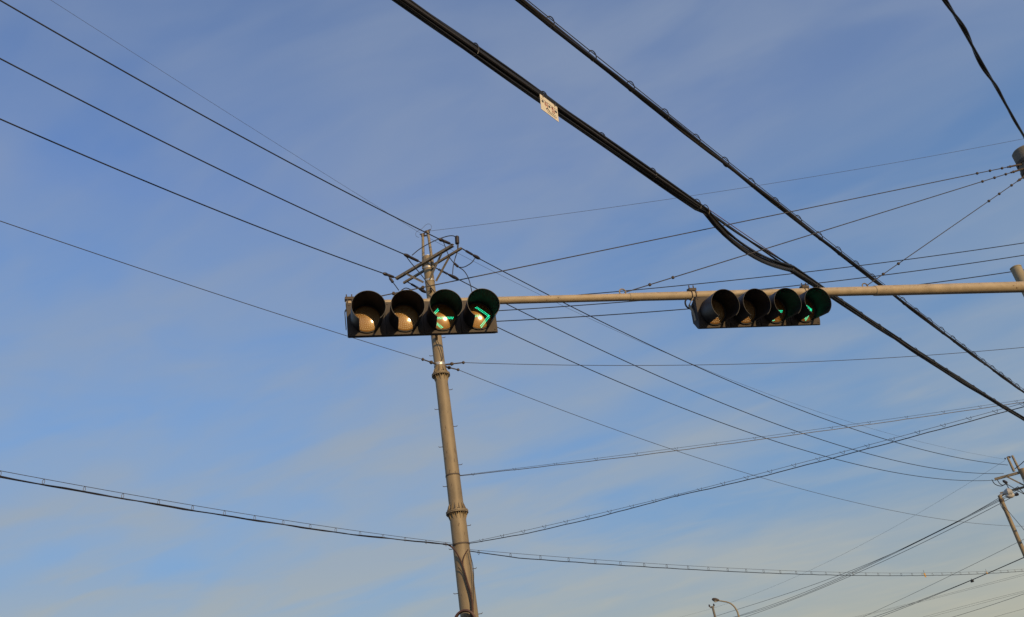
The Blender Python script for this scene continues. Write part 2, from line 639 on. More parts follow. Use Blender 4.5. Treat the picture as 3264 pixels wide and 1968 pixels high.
def build_main_pole():
    root = thing('steel_utility_pole', 'tall flanged steel power pole with step bolts, behind the nearer traffic light',
                 'utility pole', (MAIN[0], MAIN[1], .0))
    D = 19.0
    z_top = zat(1361, 822, D)
    zf1 = zat(1404, 1197, D)
    zf2 = zat(1457, 1635, D)

    def rad(z):
        return .118 + (z_top - z) * .0052 + (.012 if z < zf1 else 0) + (.014 if z < zf2 else 0)
    c = np.array([MAIN[0], MAIN[1], 0])
    for z0, z1, nm in ((-.3, zf2, 'pole_section'), (zf2, zf1, 'pole_section'), (zf1, z_top, 'pole_section')):
        part(nm, MB().tube([c + [0, 0, z0], c + [0, 0, z1]], [rad(z0 + .02),
                                                              rad(z1 - .02)], 32), M['galv'], root)
    mb = MB()
    mb.tube([c + [0, 0, z_top - .005], c + [0, 0, z_top + .012], c + [0, 0, z_top + .03]], [.127, .127, .09], 24)
    part('pole_cap', mb, M['band'], root)
    flange(root, MAIN, zf1, rad(zf1 - .1), rad(zf1) + .085, 10)
    flange(root, MAIN, zf2, rad(zf2 - .1), rad(zf2) + .085, 14)
    zs = [zf1 + 1.95 - .47 * i for i in range(24)]
    step_bolts(root, MAIN, [z for z in zs if min(abs(z - zf1), abs(z - zf2)) > .2 and z > 2.6], rad)
    # bands round the pole
    for (y, h, m) in ((848, .05, 'band'), (857, .06, 'band'), (898, .05, 'band'), (1165, .07, 'band'), (1518, .03, 'bolt'), (1738, .035, 'bolt')):
        z = zat(1361 + (y - 833) * .119, y, D)
        r = rad(z) + .007
        part('pole_band', MB().tube([c + [0, 0, z - h / 2], c + [0, 0, z + h / 2]], r, 28), M[m], root)

    def c3(x, y):
        return (1180 + x / 5.715, 700 + y / 5.715)
    zA = zat(*c3(1005, 765), D - .15)
    # front and rear crossarms
    f0, f1 = at_height(*c3(478, 1078), zA), at_height(*c3(1515, 468), zA)
    b0, b1 = at_height(*c3(610, 1158), zA), at_height(*c3(1662, 525), zA)
    part('crossarm', MB().channel(f0, f1, .07, .072), M['galv_dull'], root, False)
    part('crossarm', MB().channel(b0, b1, .05, .055), M['galv'], root, False)
    adir = unit(f1 - f0)
    # braces down to the pole
    zb = zat(*c3(1090, 1135), D)
    pr = np.array([MAIN[0], MAIN[1], zb])
    for t, s, src in ((.80, 1, (f0, f1)), (.18, -1, (f0, f1)), (.80, 1, (b0, b1))):
        q = src[0] + (src[1] - src[0]) * t
        off = (q - np.array([MAIN[0], MAIN[1], q[2]]))
        off = off - adir * (off @ adir)
        part('brace', MB().beam(q - [0, 0, .03], pr + adir * s * .12 + off * .8, .02, .055), M['galv_dull'], root, False)
    # two earth-wire stubs standing above the pole top
    bt = []
    for (x0, y0, x1, y1, off) in ((958, 268, 972, 900, .0), (1048, 210, 1150, 900, .10)):
        p, q = at_range(*c3(x0, y0), D - off), at_range(*c3(x1, y1), D - off)
        part('earth_wire_stub', MB().tube([q, p], [.040, .034], 12), M['galv_dull'], root)
        bt.append(p)
    mb = MB()
    mb.beam(bt[0] - [0, 0, .07], bt[1] - [0, 0, .12], .025, .03)
    for p in bt:
        mb.box(p - [0, 0, .03], (1, 0, 0), (0, 1, 0), (0, 0, 1), .05, .03, .035)
        mb.tube([p + [-.08, 0, .0], p + [.08, .0, .03]], .014, 6)
    part('earth_wire_clamp', mb, M['bolt'], root, False)
    jumper(root, [at_range(*c3(*p), D) for p in ((890, 330), (835, 300), (840, 230), (940, 170), (1020, 95), (1080, 85), (1115, 130), (1100, 200))],
           .004, 'earth_jumper', 'strand')
    # dead ends: left three (sleeved), right three (shedded)
    ends = {}
    for key, pa, pw in (('L1', f1, (1245, 352)), ('L2', f0 + (f1 - f0) * .47, (612, 632)), ('L3', f0 + (f1 - f0) * .01, (232, 980))):
        q = at_height(*c3(*pw), zA + .02)
        strain_insulator(root, pa, q, 'sleeve')
        ends[key] = q
    for key, pa, pw in (('R1', b1, (2000, 722)), ('R2', b0 + (b1 - b0) * .50, (1612, 1095)), ('R3', b0 + (b1 - b0) * .05, (1022, 1335))):
        q = at_height(*c3(*pw), zA - .06)
        strain_insulator(root, pa, q, 'shed')
        ends[key] = q
    # jumpers, arrester
    zj = zA

    def J(*p, dz=0.0):
        return [at_range(*c3(*q), D - .3) for q in p]
    jumper(root, J((760, 655), (900, 540), (1070, 440), (1240, 360), (1400, 308), (1500, 298), (1568, 322)))
    jumper(root, J((1330, 400), (1380, 530), (1440, 680), (1525, 795), (1600, 862), (1700, 870), (1800, 822), (1865, 770), (1905, 708)))
    jumper(root, J((1610, 868), (1700, 930), (1770, 1030), (1820, 1170), (1862, 1370)))
    jumper(root, J((1608, 430), (1596, 560), (1550, 700), (1515, 850), (1500, 1000)))
    jumper(root, J((632, 645), (760, 810), (930, 1010), (1070, 1195), (1215, 1380)))
    jumper(root, J((318, 1015), (370, 1085), (440, 1180), (520, 1292)))
    jumper(root, J((568, 1292), (640, 1252), (720, 1270), (790, 1320), (830, 1365)))
    for (x0, y0, x1, y1, r) in ((1530, 798, 1605, 866, .034), (355, 1062, 418, 1152, .036)):
        p, q = J((x0, y0), (x1, y1))
        part('jumper_sleeve', MB().tube([p, p + (q - p) * .1, p + (q - p) * .9, q], [.015, r, r, .015], 8), M['insul'], root)
    p, q = J((1580, 318), (1586, 440))
    mb = MB()
    d = unit(q - p)
    Ln = np.linalg.norm(q - p)
    mb.tube([p, q + d * .25], .012, 6)
    for k in range(6):
        cc = p + d * Ln * (.06 + .17 * k)
        mb.tube([cc - d * .03, cc - d * .012, cc + d * .012, cc + d * .03], [.040, .056, .056, .040], 12)
    part('surge_arrester', mb, M['insul'], root)
    # neutral bracket
    zn = zat(1402, 1165, D)
    for e in (np.array([LDIR[0], LDIR[1], 0]), unit([*(SIDE - MAIN), 0]), unit([*(FAR - MAIN), 0])):
        mb = MB()
        b = np.array([MAIN[0], MAIN[1], zn]) + e * rad(zn)
        mb.tube([b, b + e * .16], .022, 8)
        mb.tube([b + e * .12, b + e * .15, b + e * .2], [.03, .05, .03], 8)
        mb.tube([b + e * .2, b + e * .42], .015, 6)
        mb.ball(b + e * .44, .038, 8, 6)
        part('neutral_bracket', mb, M['bolt'], root, False)
    jumper(root, [at_range(x, y, D - .2) for x, y in crop(1340, 1060, 6.19, (285, 60), (330, 150), (380, 270), (420, 380), (445, 500), (400, 560))], .008, 'earth_lead', 'black')
    # down-cables on the lower pole
    k5 = lambda *p: [at_range(x, y, D - .22) for x, y in crop(1380, 1500, 3.175, *p)]
    jumper(root, k5((100, 745), (160, 755), (215, 800), (260, 870), (300, 960), (345, 1110), (385, 1250), (400, 1390), (395, 1500), (395, 1640)), .018, 'down_cable', 'brown')
    jumper(root, k5((355, 800), (320, 860), (303, 930), (318, 1020), (350, 1150), (388, 1270), (408, 1400), (400, 1640)), .012, 'down_cable', 'brown')
    jumper(root, k5((255, 980), (300, 1040), (335, 1150), (372, 1290), (385, 1400), (380, 1640)), .010, 'down_cable', 'black')
    jumper(root, k5((370, 810), (385, 880), (405, 970), (413, 1080), (410, 1220), (408, 1380), (412, 1640)), .009, 'down_cable', 'black')
    return root, ends, rad, zA, bt, zn


main_pole, ENDS, MRAD, ZARM, STUBS, ZNEU = build_main_pole()

# coil of spare cable hung on the pole
mb = MB()
cc = at_range(1378 + 105, 1968 + 16, 18.7)
for k in range(7):
    rr = .205 + .012 * (k % 3)
    ang = np.linspace(0, 2 * math.pi, 29)[:-1]
    ph = .03 * (k - 3)
    pts = [cc + np.array([math.cos(a) * rr, -.02 + ph * .6 + .01 * math.sin(3 * a + k), math.sin(a) * rr * 1.05]) for a in ang]
    mb.tube(pts + [pts[0]], .013, 6, cap=False)
solo('cable_coil', mb, M['brown'], 'coil of dark brown spare cable hung low on the flanged steel pole', 'cable coil', cc)


# ------------------------------------------------------------------ signal mast with its long arm
YAW, SLOPE = math.radians(17.07), math.radians(.5)
AX = np.array([math.cos(YAW) * math.cos(SLOPE), math.sin(YAW) * math.cos(SLOPE), math.sin(SLOPE)])
FN = np.array([math.sin(YAW), -math.cos(YAW), 0])
H1 = np.array([-.845, 7.181, 5.600])
ARM0 = H1 - FN * .13 + np.array([0, 0, .303 - .050])
MAST_T = 8.37


def arm(t):
    return ARM0 + AX * t


def build_mast():
    b = arm(MAST_T)
    root = thing('signal_mast', 'concrete mast at the right edge with the long beige arm carrying both traffic lights',
                 'signal mast', (b[0], b[1], 0))
    c = np.array([b[0], b[1], 0])
    zt = 8.05
    part('mast_pole', MB().tube([c + [0, 0, -.3], c + [0, 0, zt - .02], c + [0, 0, zt]], [.19, .150, .132], 28), M['concrete'], root)
    for z, h in ((zt - .20, .05), (zt - .34, .05), (b[2], .22)):
        part('mast_band', MB().tube([c + [0, 0, z - h / 2], c + [0, 0, z + h / 2]], .163 if h < .1 else .176, 28), M['bolt'], root)
    for t0, t1, r0, r1 in ((-.70, 2.22, .0365, .0395), (2.20, 5.19, .0440, .0520), (5.17, MAST_T - .1, .0590, .0700)):
        part('arm_section', MB().tube([arm(t0), arm(t0 + .004), arm(t1 - .004), arm(t1)], [r0 - .004, r0, r1, r1 - .004], 24), M['paint'], root)
    # three stays from the mast head to the arm
    head = c + [0, 0, zt - .27]
    m0 = unit(arm(-.6) - head)
    for i, t in enumerate((-.55, 2.16, 5.10)):
        e = arm(t) + np.array([0, 0, .045 + .012 * i])
        s = head + unit(e - head) * .12 + np.array([0, 0, -.06 * (i - 1)])
        d = unit(e - s)
        Ln = np.linalg.norm(e - s)
        wire = part('stay_wire', MB().tube([s, e], .0055, 6), M['strand'], root)
        mb = MB()
        for q in ((.25, .40, .62, .85) if i < 2 else (.25, .45, .75, 1.0)):
            mb.ball(s + d * q, .019, 6, 4)
        mb.tube([s, s + d * .30], .012, 6)
        for q in (.32, .62):
            mb.ball(e - d * q, .019, 6, 4)
        part('wire_grip', mb, M['bolt'], wire, kind='stuff')
        hk = MB()
        ang = np.linspace(-.6, math.pi * 1.25, 12)
        o = arm(t - .02) + np.array([0, 0, .065])
        hk.tube([o + AX * math.cos(a) * .035 + np.array([0, 0, math.sin(a) * .035]) for a in ang], .007, 6)
        part('eye_hook', hk, M['galv'], wire)
    return root


mast = build_mast()


# ------------------------------------------------------------------ traffic lights
def visor_mesh():
    nA, nL = 96, 6
    r0, r1, L = .146, .156, .28
    mb = MB()
    vo, vi = [], []
    for j in range(nL + 1):
        for i in range(nA + 1):
            a = -180 + 360 * i / nA
            aa = abs(a)
            ln = L if aa <= 143 else (L - (aa - 143) / (150.5 - 143) * (L - .018) if aa < 150.5 else .018)
            t = j / nL
            y = ln * t
            r = r0 + (r1 - r0) * min(1, y / L)
            s, c = math.sin(math.radians(a)), math.cos(math.radians(a))
            vo.append((r * s, y, r * c))
            vi.append(((r - .004) * s, y, (r - .004) * c))
    w = nA + 1
    fo = []
    for j in range(nL):
        for i in range(nA):
            q = j * w + i
            fo.append((q, q + 1, q + w + 1, q + w))
    mb.add(vo, fo)
    mb.add(vi, [f[::-1] for f in fo])
    k = len(vo)
    e = nL * w
    mb.f += [(e + i, e + i + 1, k + e + i + 1, k + e + i) for i in range(nA)]
    return mb


def lens_mesh():
    mb = MB()
    R, sag = .134, .014
    n, m = 40, 8
    vs_, fs = [(0, sag, 0)], []
    Rs = (R * R + sag * sag) / (2 * sag)
    for j in range(1, m + 1):
        r = R * j / m
        y = math.sqrt(Rs * Rs - r * r) - (Rs - sag)
        for i in range(n):
            a = 2 * math.pi * i / n
            vs_.append((r * math.sin(a), y, r * math.cos(a)))
    for i in range(n):
        fs.append((0, 1 + i, 1 + (i + 1) % n))
    for j in range(m - 1):
        for i in range(n):
            a, b = 1 + j * n + i, 1 + j * n + (i + 1) % n
            fs.append((a, a + n, b + n, b))
    return mb.add(vs_, [f[::-1] for f in fs])


def lens_y(x, z):
    R, sag = .134, .014
    Rs = (R * R + sag * sag) / (2 * sag)
    return math.sqrt(max(0, Rs * Rs - x * x - z * z)) - (Rs - sag)


def dots(pts, r):
    mb = MB()
    for x, z in pts:
        y = lens_y(x, z)
        mb.ball((x, y, z), r, 6, 4, (1, .6, 1))
    return mb


def stroke(p, q, rows, pitch=.0148):
    p, q = np.array(p), np.array(q)
    d = q - p
    n = max(2, int(np.linalg.norm(d) * .128 / pitch))
    u = d / np.linalg.norm(d)
    w = np.array([-u[1], u[0]])
    out = []
    for r in range(rows):
        for k in range(n + 1):
            c = (p + d * k / n) * .128 + w * (r - (rows - 1) / 2) * pitch * .95 + u * (pitch * .5 if r % 2 else 0)
            if np.linalg.norm(c) < .127:
                out.append((c[0], c[1]))
    return out


RINGDOTS = [(0, 0)]
for j in range(1, 7):
    for i in range(6 * j):
        a = 2 * math.pi * i / (6 * j) + .2 * j
        RINGDOTS.append((.0185 * j * math.cos(a), .0185 * j * math.sin(a)))
LEFT_ARROW = stroke((-.90, -.13), (-.24, .54), 2) + stroke((-.90, -.13), (-.10, -.86), 2) + stroke((-.82, -.13), (.80, -.13), 2)
RIGHT_ARROW = stroke((.84, -.06), (-.04, .66), 2) + stroke((.84, -.06), (.14, -.86), 2) + stroke((-.52, -.04), (.04, -.04), 2)
VIS = visor_mesh().mesh('visor', M['visor'])
LEN = lens_mesh().mesh('lens', M['lens'])


def build_light(name, label, center, tilt, roll_, bracket_xs, arrow_dx, loop_cable):
    a = AX.copy()
    n = FN * math.cos(tilt) - np.array([0, 0, 1]) * math.sin(tilt)
    n = unit(n - a * (n @ a))
    up = np.cross(a, -n)
    up = unit(up if up[2] > 0 else -up)
    ca, sa = math.cos(roll_), math.sin(roll_)
    a, up = a * ca + up * sa, up * ca - a * sa
    root = thing(name, label, 'traffic light', center, 'traffic lights on the long arm')
    root.matrix_world = Matrix(((a[0], n[0], up[0], center[0]), (a[1], n[1], up[1], center[1]),
                                (a[2], n[2], up[2], center[2]), (0, 0, 0, 1)))
    root['plain_frame'] = 0
    W, H = 1.42, .344

    def lp(nm, mb, mat, par=None, smooth=True, label=None, kind=None):
        o = bpy.data.objects.new(nm, mb.mesh(nm, mat, smooth))
        COL.objects.link(o)
        o.parent = par or root
        if label:
            o['label'] = label
        if kind:
            o['kind'] = kind
        return o
    # housing: extruded side profile with chamfered lower back
    prof = [(-.012, .165), (-.05, .160), (-.135, .110), (-.15, .03), (-.145, -.075), (-.06, -.160), (-.012, -.165)]
    vs_ = [(sx * (W / 2 - .012), y, z) for sx in (-1, 1) for y, z in prof]
    m = len(prof)
    fs = [(i, (i + 1) % m, m + (i + 1) % m, m + i) for i in range(m)] + [tuple(range(m - 1, -1, -1)), tuple(range(m, 2 * m))]
    lp('housing', MB().add(vs_, fs), M['housing'], smooth=False)
    # rim frame behind the doors
    fr = MB()
    fr.box((0, -.014, 0), (1, 0, 0), (0, 1, 0), (0, 0, 1), W / 2, .010, H / 2)
    lp('rim', fr, M['housing'], smooth=False)
    mw = W / 4
    for i in range(4):
        cx = -W / 2 + mw * (i + .5)
        # door with a round hole, lens set in it
        mb = MB()
        hw, hh, th = mw / 2 - .002, H / 2 - .004, .008
        nn = 40
        out, inn = [], []
        for k in range(nn):
            t = 2 * math.pi * k / nn
            s, c = math.sin(t), math.cos(t)
            sc = min(hw / abs(s) if abs(s) > 1e-6 else 9, hh / abs(c) if abs(c) > 1e-6 else 9)
            out.append((cx + s * sc, c * sc))
            inn.append((cx + s * .134, c * .134))
        vs_ = [(x, th, z) for x, z in out] + [(x, th, z) for x, z in inn] + [(x, -.004, z) for x, z in out] + [(x, -.004, z) for x, z in inn]
        fs = []
        for k in range(nn):
            k2 = (k + 1) % nn
            fs += [(k, k2, nn + k2, nn + k), (2 * nn + k, 2 * nn + k2, k2, k), (nn + k, nn + k2, 3 * nn + k2, 3 * nn + k)]
        door = lp('door', mb.add(vs_, fs), M['panel'], smooth=False)
        sb = MB()
        for sx in (-1, 1):
            for sz in (-1, 1):
                sb.tube([(cx + sx * (hw - .025), th - .002, sz * (hh - .022)), (cx + sx * (hw - .025), th + .006, sz * (hh - .022))], .0065, 8)
        lp('door_screws', sb, M['bolt'], door, False, kind='stuff')
        rb = MB()
        ang = np.linspace(0, 2 * math.pi, 41)
        rb.tube([(cx + math.sin(t) * .137, th + .002, math.cos(t) * .137) for t in ang], .006, 6, cap=False)
        lp('lens_ring', rb, M['visor'], door)
        mtx = Matrix.Translation((cx, .006, 0))
        lens = bpy.data.objects.new('lens', LEN)
        COL.objects.link(lens)
        lens.parent = root
        lens.matrix_local = mtx
        v = bpy.data.objects.new('visor', VIS)
        COL.objects.link(v)
        v.parent = root
        v.matrix_local = Matrix.Translation((cx, .006, 0))
        if i < 2:
            lp('led_dots', dots(RINGDOTS, .0046), M['led_off'], lens, kind='stuff')
        else:
            lens['label'] = 'lens showing a lit green arrow pointing left' if i == 2 else 'lens showing a lit green arrow pointing right'
            lp('arrow_leds', dots([(x + arrow_dx * .128, z) for x, z in (LEFT_ARROW if i == 2 else RIGHT_ARROW) if math.hypot(x + arrow_dx * .128, z) < .13], .0047), M['led'], lens, kind='stuff')
            offs = [q for q in RINGDOTS]
            lp('led_dots', dots(offs, .0016), M['led_off'], lens, kind='stuff')
    # brackets up to the arm (arm runs behind and above, in local coordinates)
    rot = np.array([a, n, up])
    for bx in bracket_xs:
        al = rot @ (arm(0) + AX * ((center - H1) @ AX + bx) - center)
        rr = .043 if (center - H1) @ AX < 1 else .050
        mb = MB()
        ang = np.linspace(0, 2 * math.pi, 21)
        mb.tube([al + np.array([-.022, math.sin(t) * rr, math.cos(t) * rr]) for t in ang], .006, 6, cap=False)
        mb.tube([al + np.array([.022, math.sin(t) * rr, math.cos(t) * rr]) for t in ang], .006, 6, cap=False)
        mb.box(al + [0, 0, rr + .012], (1, 0, 0), (0, 1, 0), (0, 0, 1), .042, .03, .014)
        for s in (-1, 1):
            mb.tube([al + [s * .025, 0, rr], al + [s * .025, 0, rr + .062]], .006, 6)
        cl = lp('clamp', mb, M['bolt'], smooth=False)
        pl = MB()
        top = al + np.array([0, rr + .004, -.01])
        bot = np.array([al[0], -.10, .155])
        pl.beam(al + np.array([0, 0, -rr - .0]), bot, .05, .008, up=(0, 1, .3))
        lp('clamp_plate', pl, M['galv'], cl, False)
    if len(bracket_xs):
        bx = bracket_xs[0]
        al = rot @ (arm(0) + AX * ((center - H1) @ AX + bx) - center)
        # flat strap on the end of the housing and the cable entry loop
        sx = -W / 2 + .004
        st = MB()
        pts = [(al[0] - .005, al[1] + .045, al[2] - .015), (sx - .012, al[1] + .06, .12), (sx - .012, -.07, .03), (sx - .012, -.045, -.075)]
        for i in range(3):
            st.beam(pts[i], pts[i + 1], .034, .006, up=(1, 0, 0))
        lp('end_strap', st, M['galv_dull'], smooth=False)
        cb = MB()
        loop = spline([al + np.array([-.07, .02, -.035]), al + np.array([-.105, .02, -.07]), al + np.array([-.10, .02, -.125]),
                       al + np.array([-.05, .02, -.155]), np.array([sx, -.08, .10])], 24)
        cb.tube(loop, .009, 6)
        if loop_cable:
            lp('cable_loop', cb, M['black'])
    return root


build_light('traffic_light', 'four-lens horizontal traffic light at the free left end of the beige arm',
            H1 + np.array([0, 0, .010]), math.radians(4.5), math.radians(-.25), (-.665, .60), 0.0, False)
build_light('traffic_light', 'four-lens horizontal traffic light halfway along the beige arm, seen from its left side',
            H1 + AX * 3.552 + np.array([0, 0, -.030]), math.radians(13), math.radians(-.25), (-.63, .735), -.13, True)

# ------------------------------------------------------------------ plain post behind the arm
b = polar(32.75, 18.0)
zt = zat(3242, 853, 18.0)
pp = thing('steel_post', 'plain olive-grey steel post whose top shows behind the beige arm at the right edge', 'post', (b[0], b[1], 0))
part('post_shaft', MB().tube([(b[0], b[1], -.2), (b[0], b[1], zt)], [.12, .10], 24), M['post'], pp)
part('post_cap', MB().tube([(b[0], b[1], zt - .005), (b[0], b[1], zt + .012), (b[0], b[1], zt + .035)], [.105, .105, .06], 24), M['post'], pp)


# ------------------------------------------------------------------ overhead power wires
def wire(name, label, pts, r, mat='conductor', n=6, cat='wire', group=None):
    mid = pts[len(pts) // 2]
    return solo(name, MB().tube(pts, r, n), M[mat], label, cat, mid, group)


Z1 = (1560, 880, 3.08)
Z2 = (2360, 1180, 3.08)
Z3 = (0, 0, 3.08)
Z4 = (800, 480, 3.538)
Z5 = (1440, 1480, 3.08)
Z6 = (2700, 1560, 3.642)
Z7 = (0, 1000, 1.51)
K3 = (2640, 780, 3.096)
K6 = (2900, 1200, 4.953)
KB = (2200, 1700, 2.316)
GP = 'power conductors from the left to the steel pole'
L1 = crop(*Z3, (0, 8), (400, 240), (850, 490), (1300, 745), (1800, 1030), (2464, 1390)) + crop(*Z4, (700, 280), (1250, 570), (1900, 890))
L2 = crop(*Z3, (0, 580), (600, 890), (1000, 1085), (1780, 1478)) + crop(*Z4, (500, 625), (1000, 855), (1500, 1070))
L3 = crop(*Z3, (0, 1170), (710, 1478)) + crop(*Z4, (0, 830), (850, 1155), (1300, 1315))
for key, pix, lab in (('L1', L1, 'upper of the three black power wires running from the top left to the steel pole'),
                      ('L2', L2, 'middle of the three black power wires running from the left to the steel pole'),
                      ('L3', L3, 'lowest of the three black power wires running from the left to the steel pole crossarm')):
    e = ENDS[key]
    pts = sag_curve(pix, e[:2], e[:2] + LDIR * 10, lo=0, hi=14, p0=e, n=60)
    wire('power_wire', lab, pts, .0140, group=GP)
e = STUBS[0]
pix = crop(*Z3, (490, 0), (1000, 330), (1600, 690), (2464, 1255)) + crop(*Z4, (1000, 375), (1480, 670))
wire('earth_wire', 'hair-thin earth wire above the left power wires, ending at the pole top', sag_curve(pix, e[:2], e[:2] + LDIR * 10, hi=14, p0=e - [0, 0, .02]), .0034, 'strand')

GR = 'power conductors from the steel pole to the far right pole'
RA = crop(*Z1, (215, 0), (580, 185), (1000, 398), (1500, 645), (2000, 873), (2464, 1078)) + crop(*Z2, (500, 355), (1040, 560), (1450, 690), (1800, 780), (2464, 918)) + dsp((2425, 1119))
RB = crop(*Z1, (165, 272), (480, 430), (950, 655), (1430, 880), (2000, 1130), (2464, 1325)) + crop(*Z2, (620, 625), (1170, 798), (1650, 920), (2100, 990), (2464, 1017)) + dsp((2415, 1140))
RC = crop(*Z1, (80, 505), (480, 690), (900, 878), (1500, 1140), (2380, 1478)) + crop(*Z2, (270, 675), (900, 868), (1400, 985), (1900, 1062), (2200, 1083), (2464, 1080)) + dsp((2395, 1157))
zFA = zat(3225, 1510, 56.0)
fdir = unit(np.array([math.sin(math.radians(125)), math.cos(math.radians(125)), 0]))
FEND = {}
for key, pix, off, lab in (('R1', RA, .95, 'upper of three dark power wires sagging from the steel pole to the far right pole'),
                           ('R2', RB, -.05, 'middle of three dark power wires sagging from the steel pole to the far right pole'),
                           ('R3', RC, -1.1, 'lowest of three dark power wires sagging from the steel pole to the far right pole')):
    e = ENDS[key]
    q = FAR + fdir[:2] * off - unit(FAR - MAIN) * .6
    pts = sag_curve(pix, e[:2], q, p0=e, n=70, deg=3)
    FEND[key] = pts[-1] if np.linalg.norm(pts[-1][:2] - e[:2]) > 5 else pts[0]
    wire('power_wire', lab, pts, .0135, group=GR)
e = STUBS[0]
pix = crop(*Z1, (90, 0), (470, 185), (750, 312), (1240, 530), (2464, 1045)) + crop(*Z2, (680, 375), (1100, 520), (1600, 675), (2464, 838)) + dsp((2418, 1108))
wire('earth_wire', 'faint earth wire just above the sagging power wires, from pole top to far right pole',
     sag_curve(pix, e[:2], FAR, p0=e - [0, 0, .02], n=70, deg=3), .0042, 'strand')

# side road: earth wire, three conductors, neutral
e = STUBS[1]
wire('earth_wire', 'thin earth wire rising from the pole top to the right edge above the concrete mast',
     sag_curve(dsp((1200, 537), (1700, 465), (2000, 420)) + crop(2964, 420, 5.307, (0, 410), (850, 262), (1592, 125)), e[:2], SIDE, p0=e - [0, 0, .01], hi=12, n=40), .0045, 'strand')
GS = 'side road conductors passing behind the arm'
W1 = crop(*Z1, (920, 180), (1320, 150), (1700, 112), (2464, 40)) + crop(*K3, (0, 245), (700, 155), (1400, 60), (1850, 0)) + dsp((2464, 585))
W2 = crop(*Z1, (105, 338), (800, 297), (1400, 252)) + crop(2140, 860, 4.248, (1500, 240), (2464, 125)) + crop(*K3, (0, 372), (700, 277), (1400, 180), (1932, 112))
W3 = crop(*Z1, (75, 444), (900, 402), (1500, 360), (1950, 327)) + crop(*K3, (1000, 380), (1500, 310), (1932, 255))
for i, (pix, lab) in enumerate(((W1, 'upper of the three side road wires above the beige arm, reaching the right edge'),
                                (W2, 'middle of the three side road wires, passing behind the beige arm between the traffic lights'),
                                (W3, 'lowest of the three side road wires, emerging above the beige arm near the right edge'))):
    off = CN[:2] * (.75 - .75 * i)
    pts = sag_curve(pix, MAIN + off + CR[:2] * .9, SIDE + off, hi=12, n=50)
    pts.sort(key=lambda q: q[0])
    d0 = pts[0] - (pts[1] - pts[0]) / np.linalg.norm(pts[1] - pts[0]) * (pts[0][0] - (MAIN[0] + off[0] + .75)) / CR[0]
    wire('side_road_wire', lab, [d0] + pts, .0115, group=GS)
    # the insulator that holds it on the pole
    z = d0[2]
    hang = np.array([MAIN[0] + off[0], MAIN[1] + off[1], z + .01])
    strain_insulator(main_pole, hang, d0, 'shed')
    if i == 0:
        zs0 = z
    mbx = MB().channel(np.array([MAIN[0], MAIN[1], z]) - CN * .14 + CN * min(0, (.75 - .75 * i)) - CN * .1,
                       np.array([MAIN[0], MAIN[1], z]) + CN * max(0, (.75 - .75 * i)) + CN * .22, .06, .07)
    part('side_crossarm', mbx, M['galv'], main_pole, False)

pN = np.array([MAIN[0], MAIN[1], ZNEU])


def neutral_start(dirxy):
    return pN + np.array([*unit(dirxy), 0]) * (MRAD(ZNEU) + .44)


s0 = neutral_start(LDIR)
wire('neutral_wire', 'single thin wire from the left edge to the bracket halfway up the steel pole',
     sag_curve(dsp((0, 537), (340, 637)) + crop(*Z7, (1290, 0), (1690, 115), (2000, 210)), s0[:2], s0[:2] + LDIR * 10, p0=s0, hi=14, n=44), .0068, 'strand')
s0 = neutral_start(SIDE - MAIN)
wire('neutral_wire', 'level thin wire running right from the bracket halfway up the steel pole',
     sag_curve(crop(*Z1, (0, 870), (880, 880), (1430, 880), (2464, 865)) + crop(*K3, (960, 1090), (1932, 1018)), s0[:2], SIDE, p0=s0, hi=12, n=44), .0068, 'strand')
s0 = neutral_start(FAR - MAIN)
wire('neutral_wire', 'thin wire sagging from the pole bracket to the lower right, past the small street lamp',
     sag_curve(crop(*Z1, (0, 1050), (480, 1235), (1150, 1478)) + crop(*Z2, (0, 993), (600, 1165), (1200, 1320), (2080, 1478)) + crop(*Z6, (800, 300), (1380, 385), (2054, 430)),
               s0[:2], FAR, p0=s0, hi=.5, n=60, deg=3), .0070, 'strand')


# ------------------------------------------------------------------ telephone cables on messenger strands
def ring_mesh(r, t, open_=0.0):
    mb = MB()
    ang = np.linspace(-math.pi / 2 + .0, 1.5 * math.pi - open_, 25)
    mb.tube([(0, .48 * r * math.cos(a), r * math.sin(a)) for a in ang], t, 6, cap=open_ > 0)
    return mb


RING = ring_mesh(.062, .0045, .5).mesh('hanger_ring', M['black'])
RING_S = ring_mesh(.045, .0048, .4).mesh('hanger_ring', M['strand'])
vmb = MB()
vmb.tube([(-.055, 0, .062), (-.03, 0, .018), (-.012, 0, -.008), (.012, 0, -.008), (.03, 0, .018), (.035, 0, .062)], .0042, 6)
VHOOK = vmb.mesh('hanger_hook', M['black'])


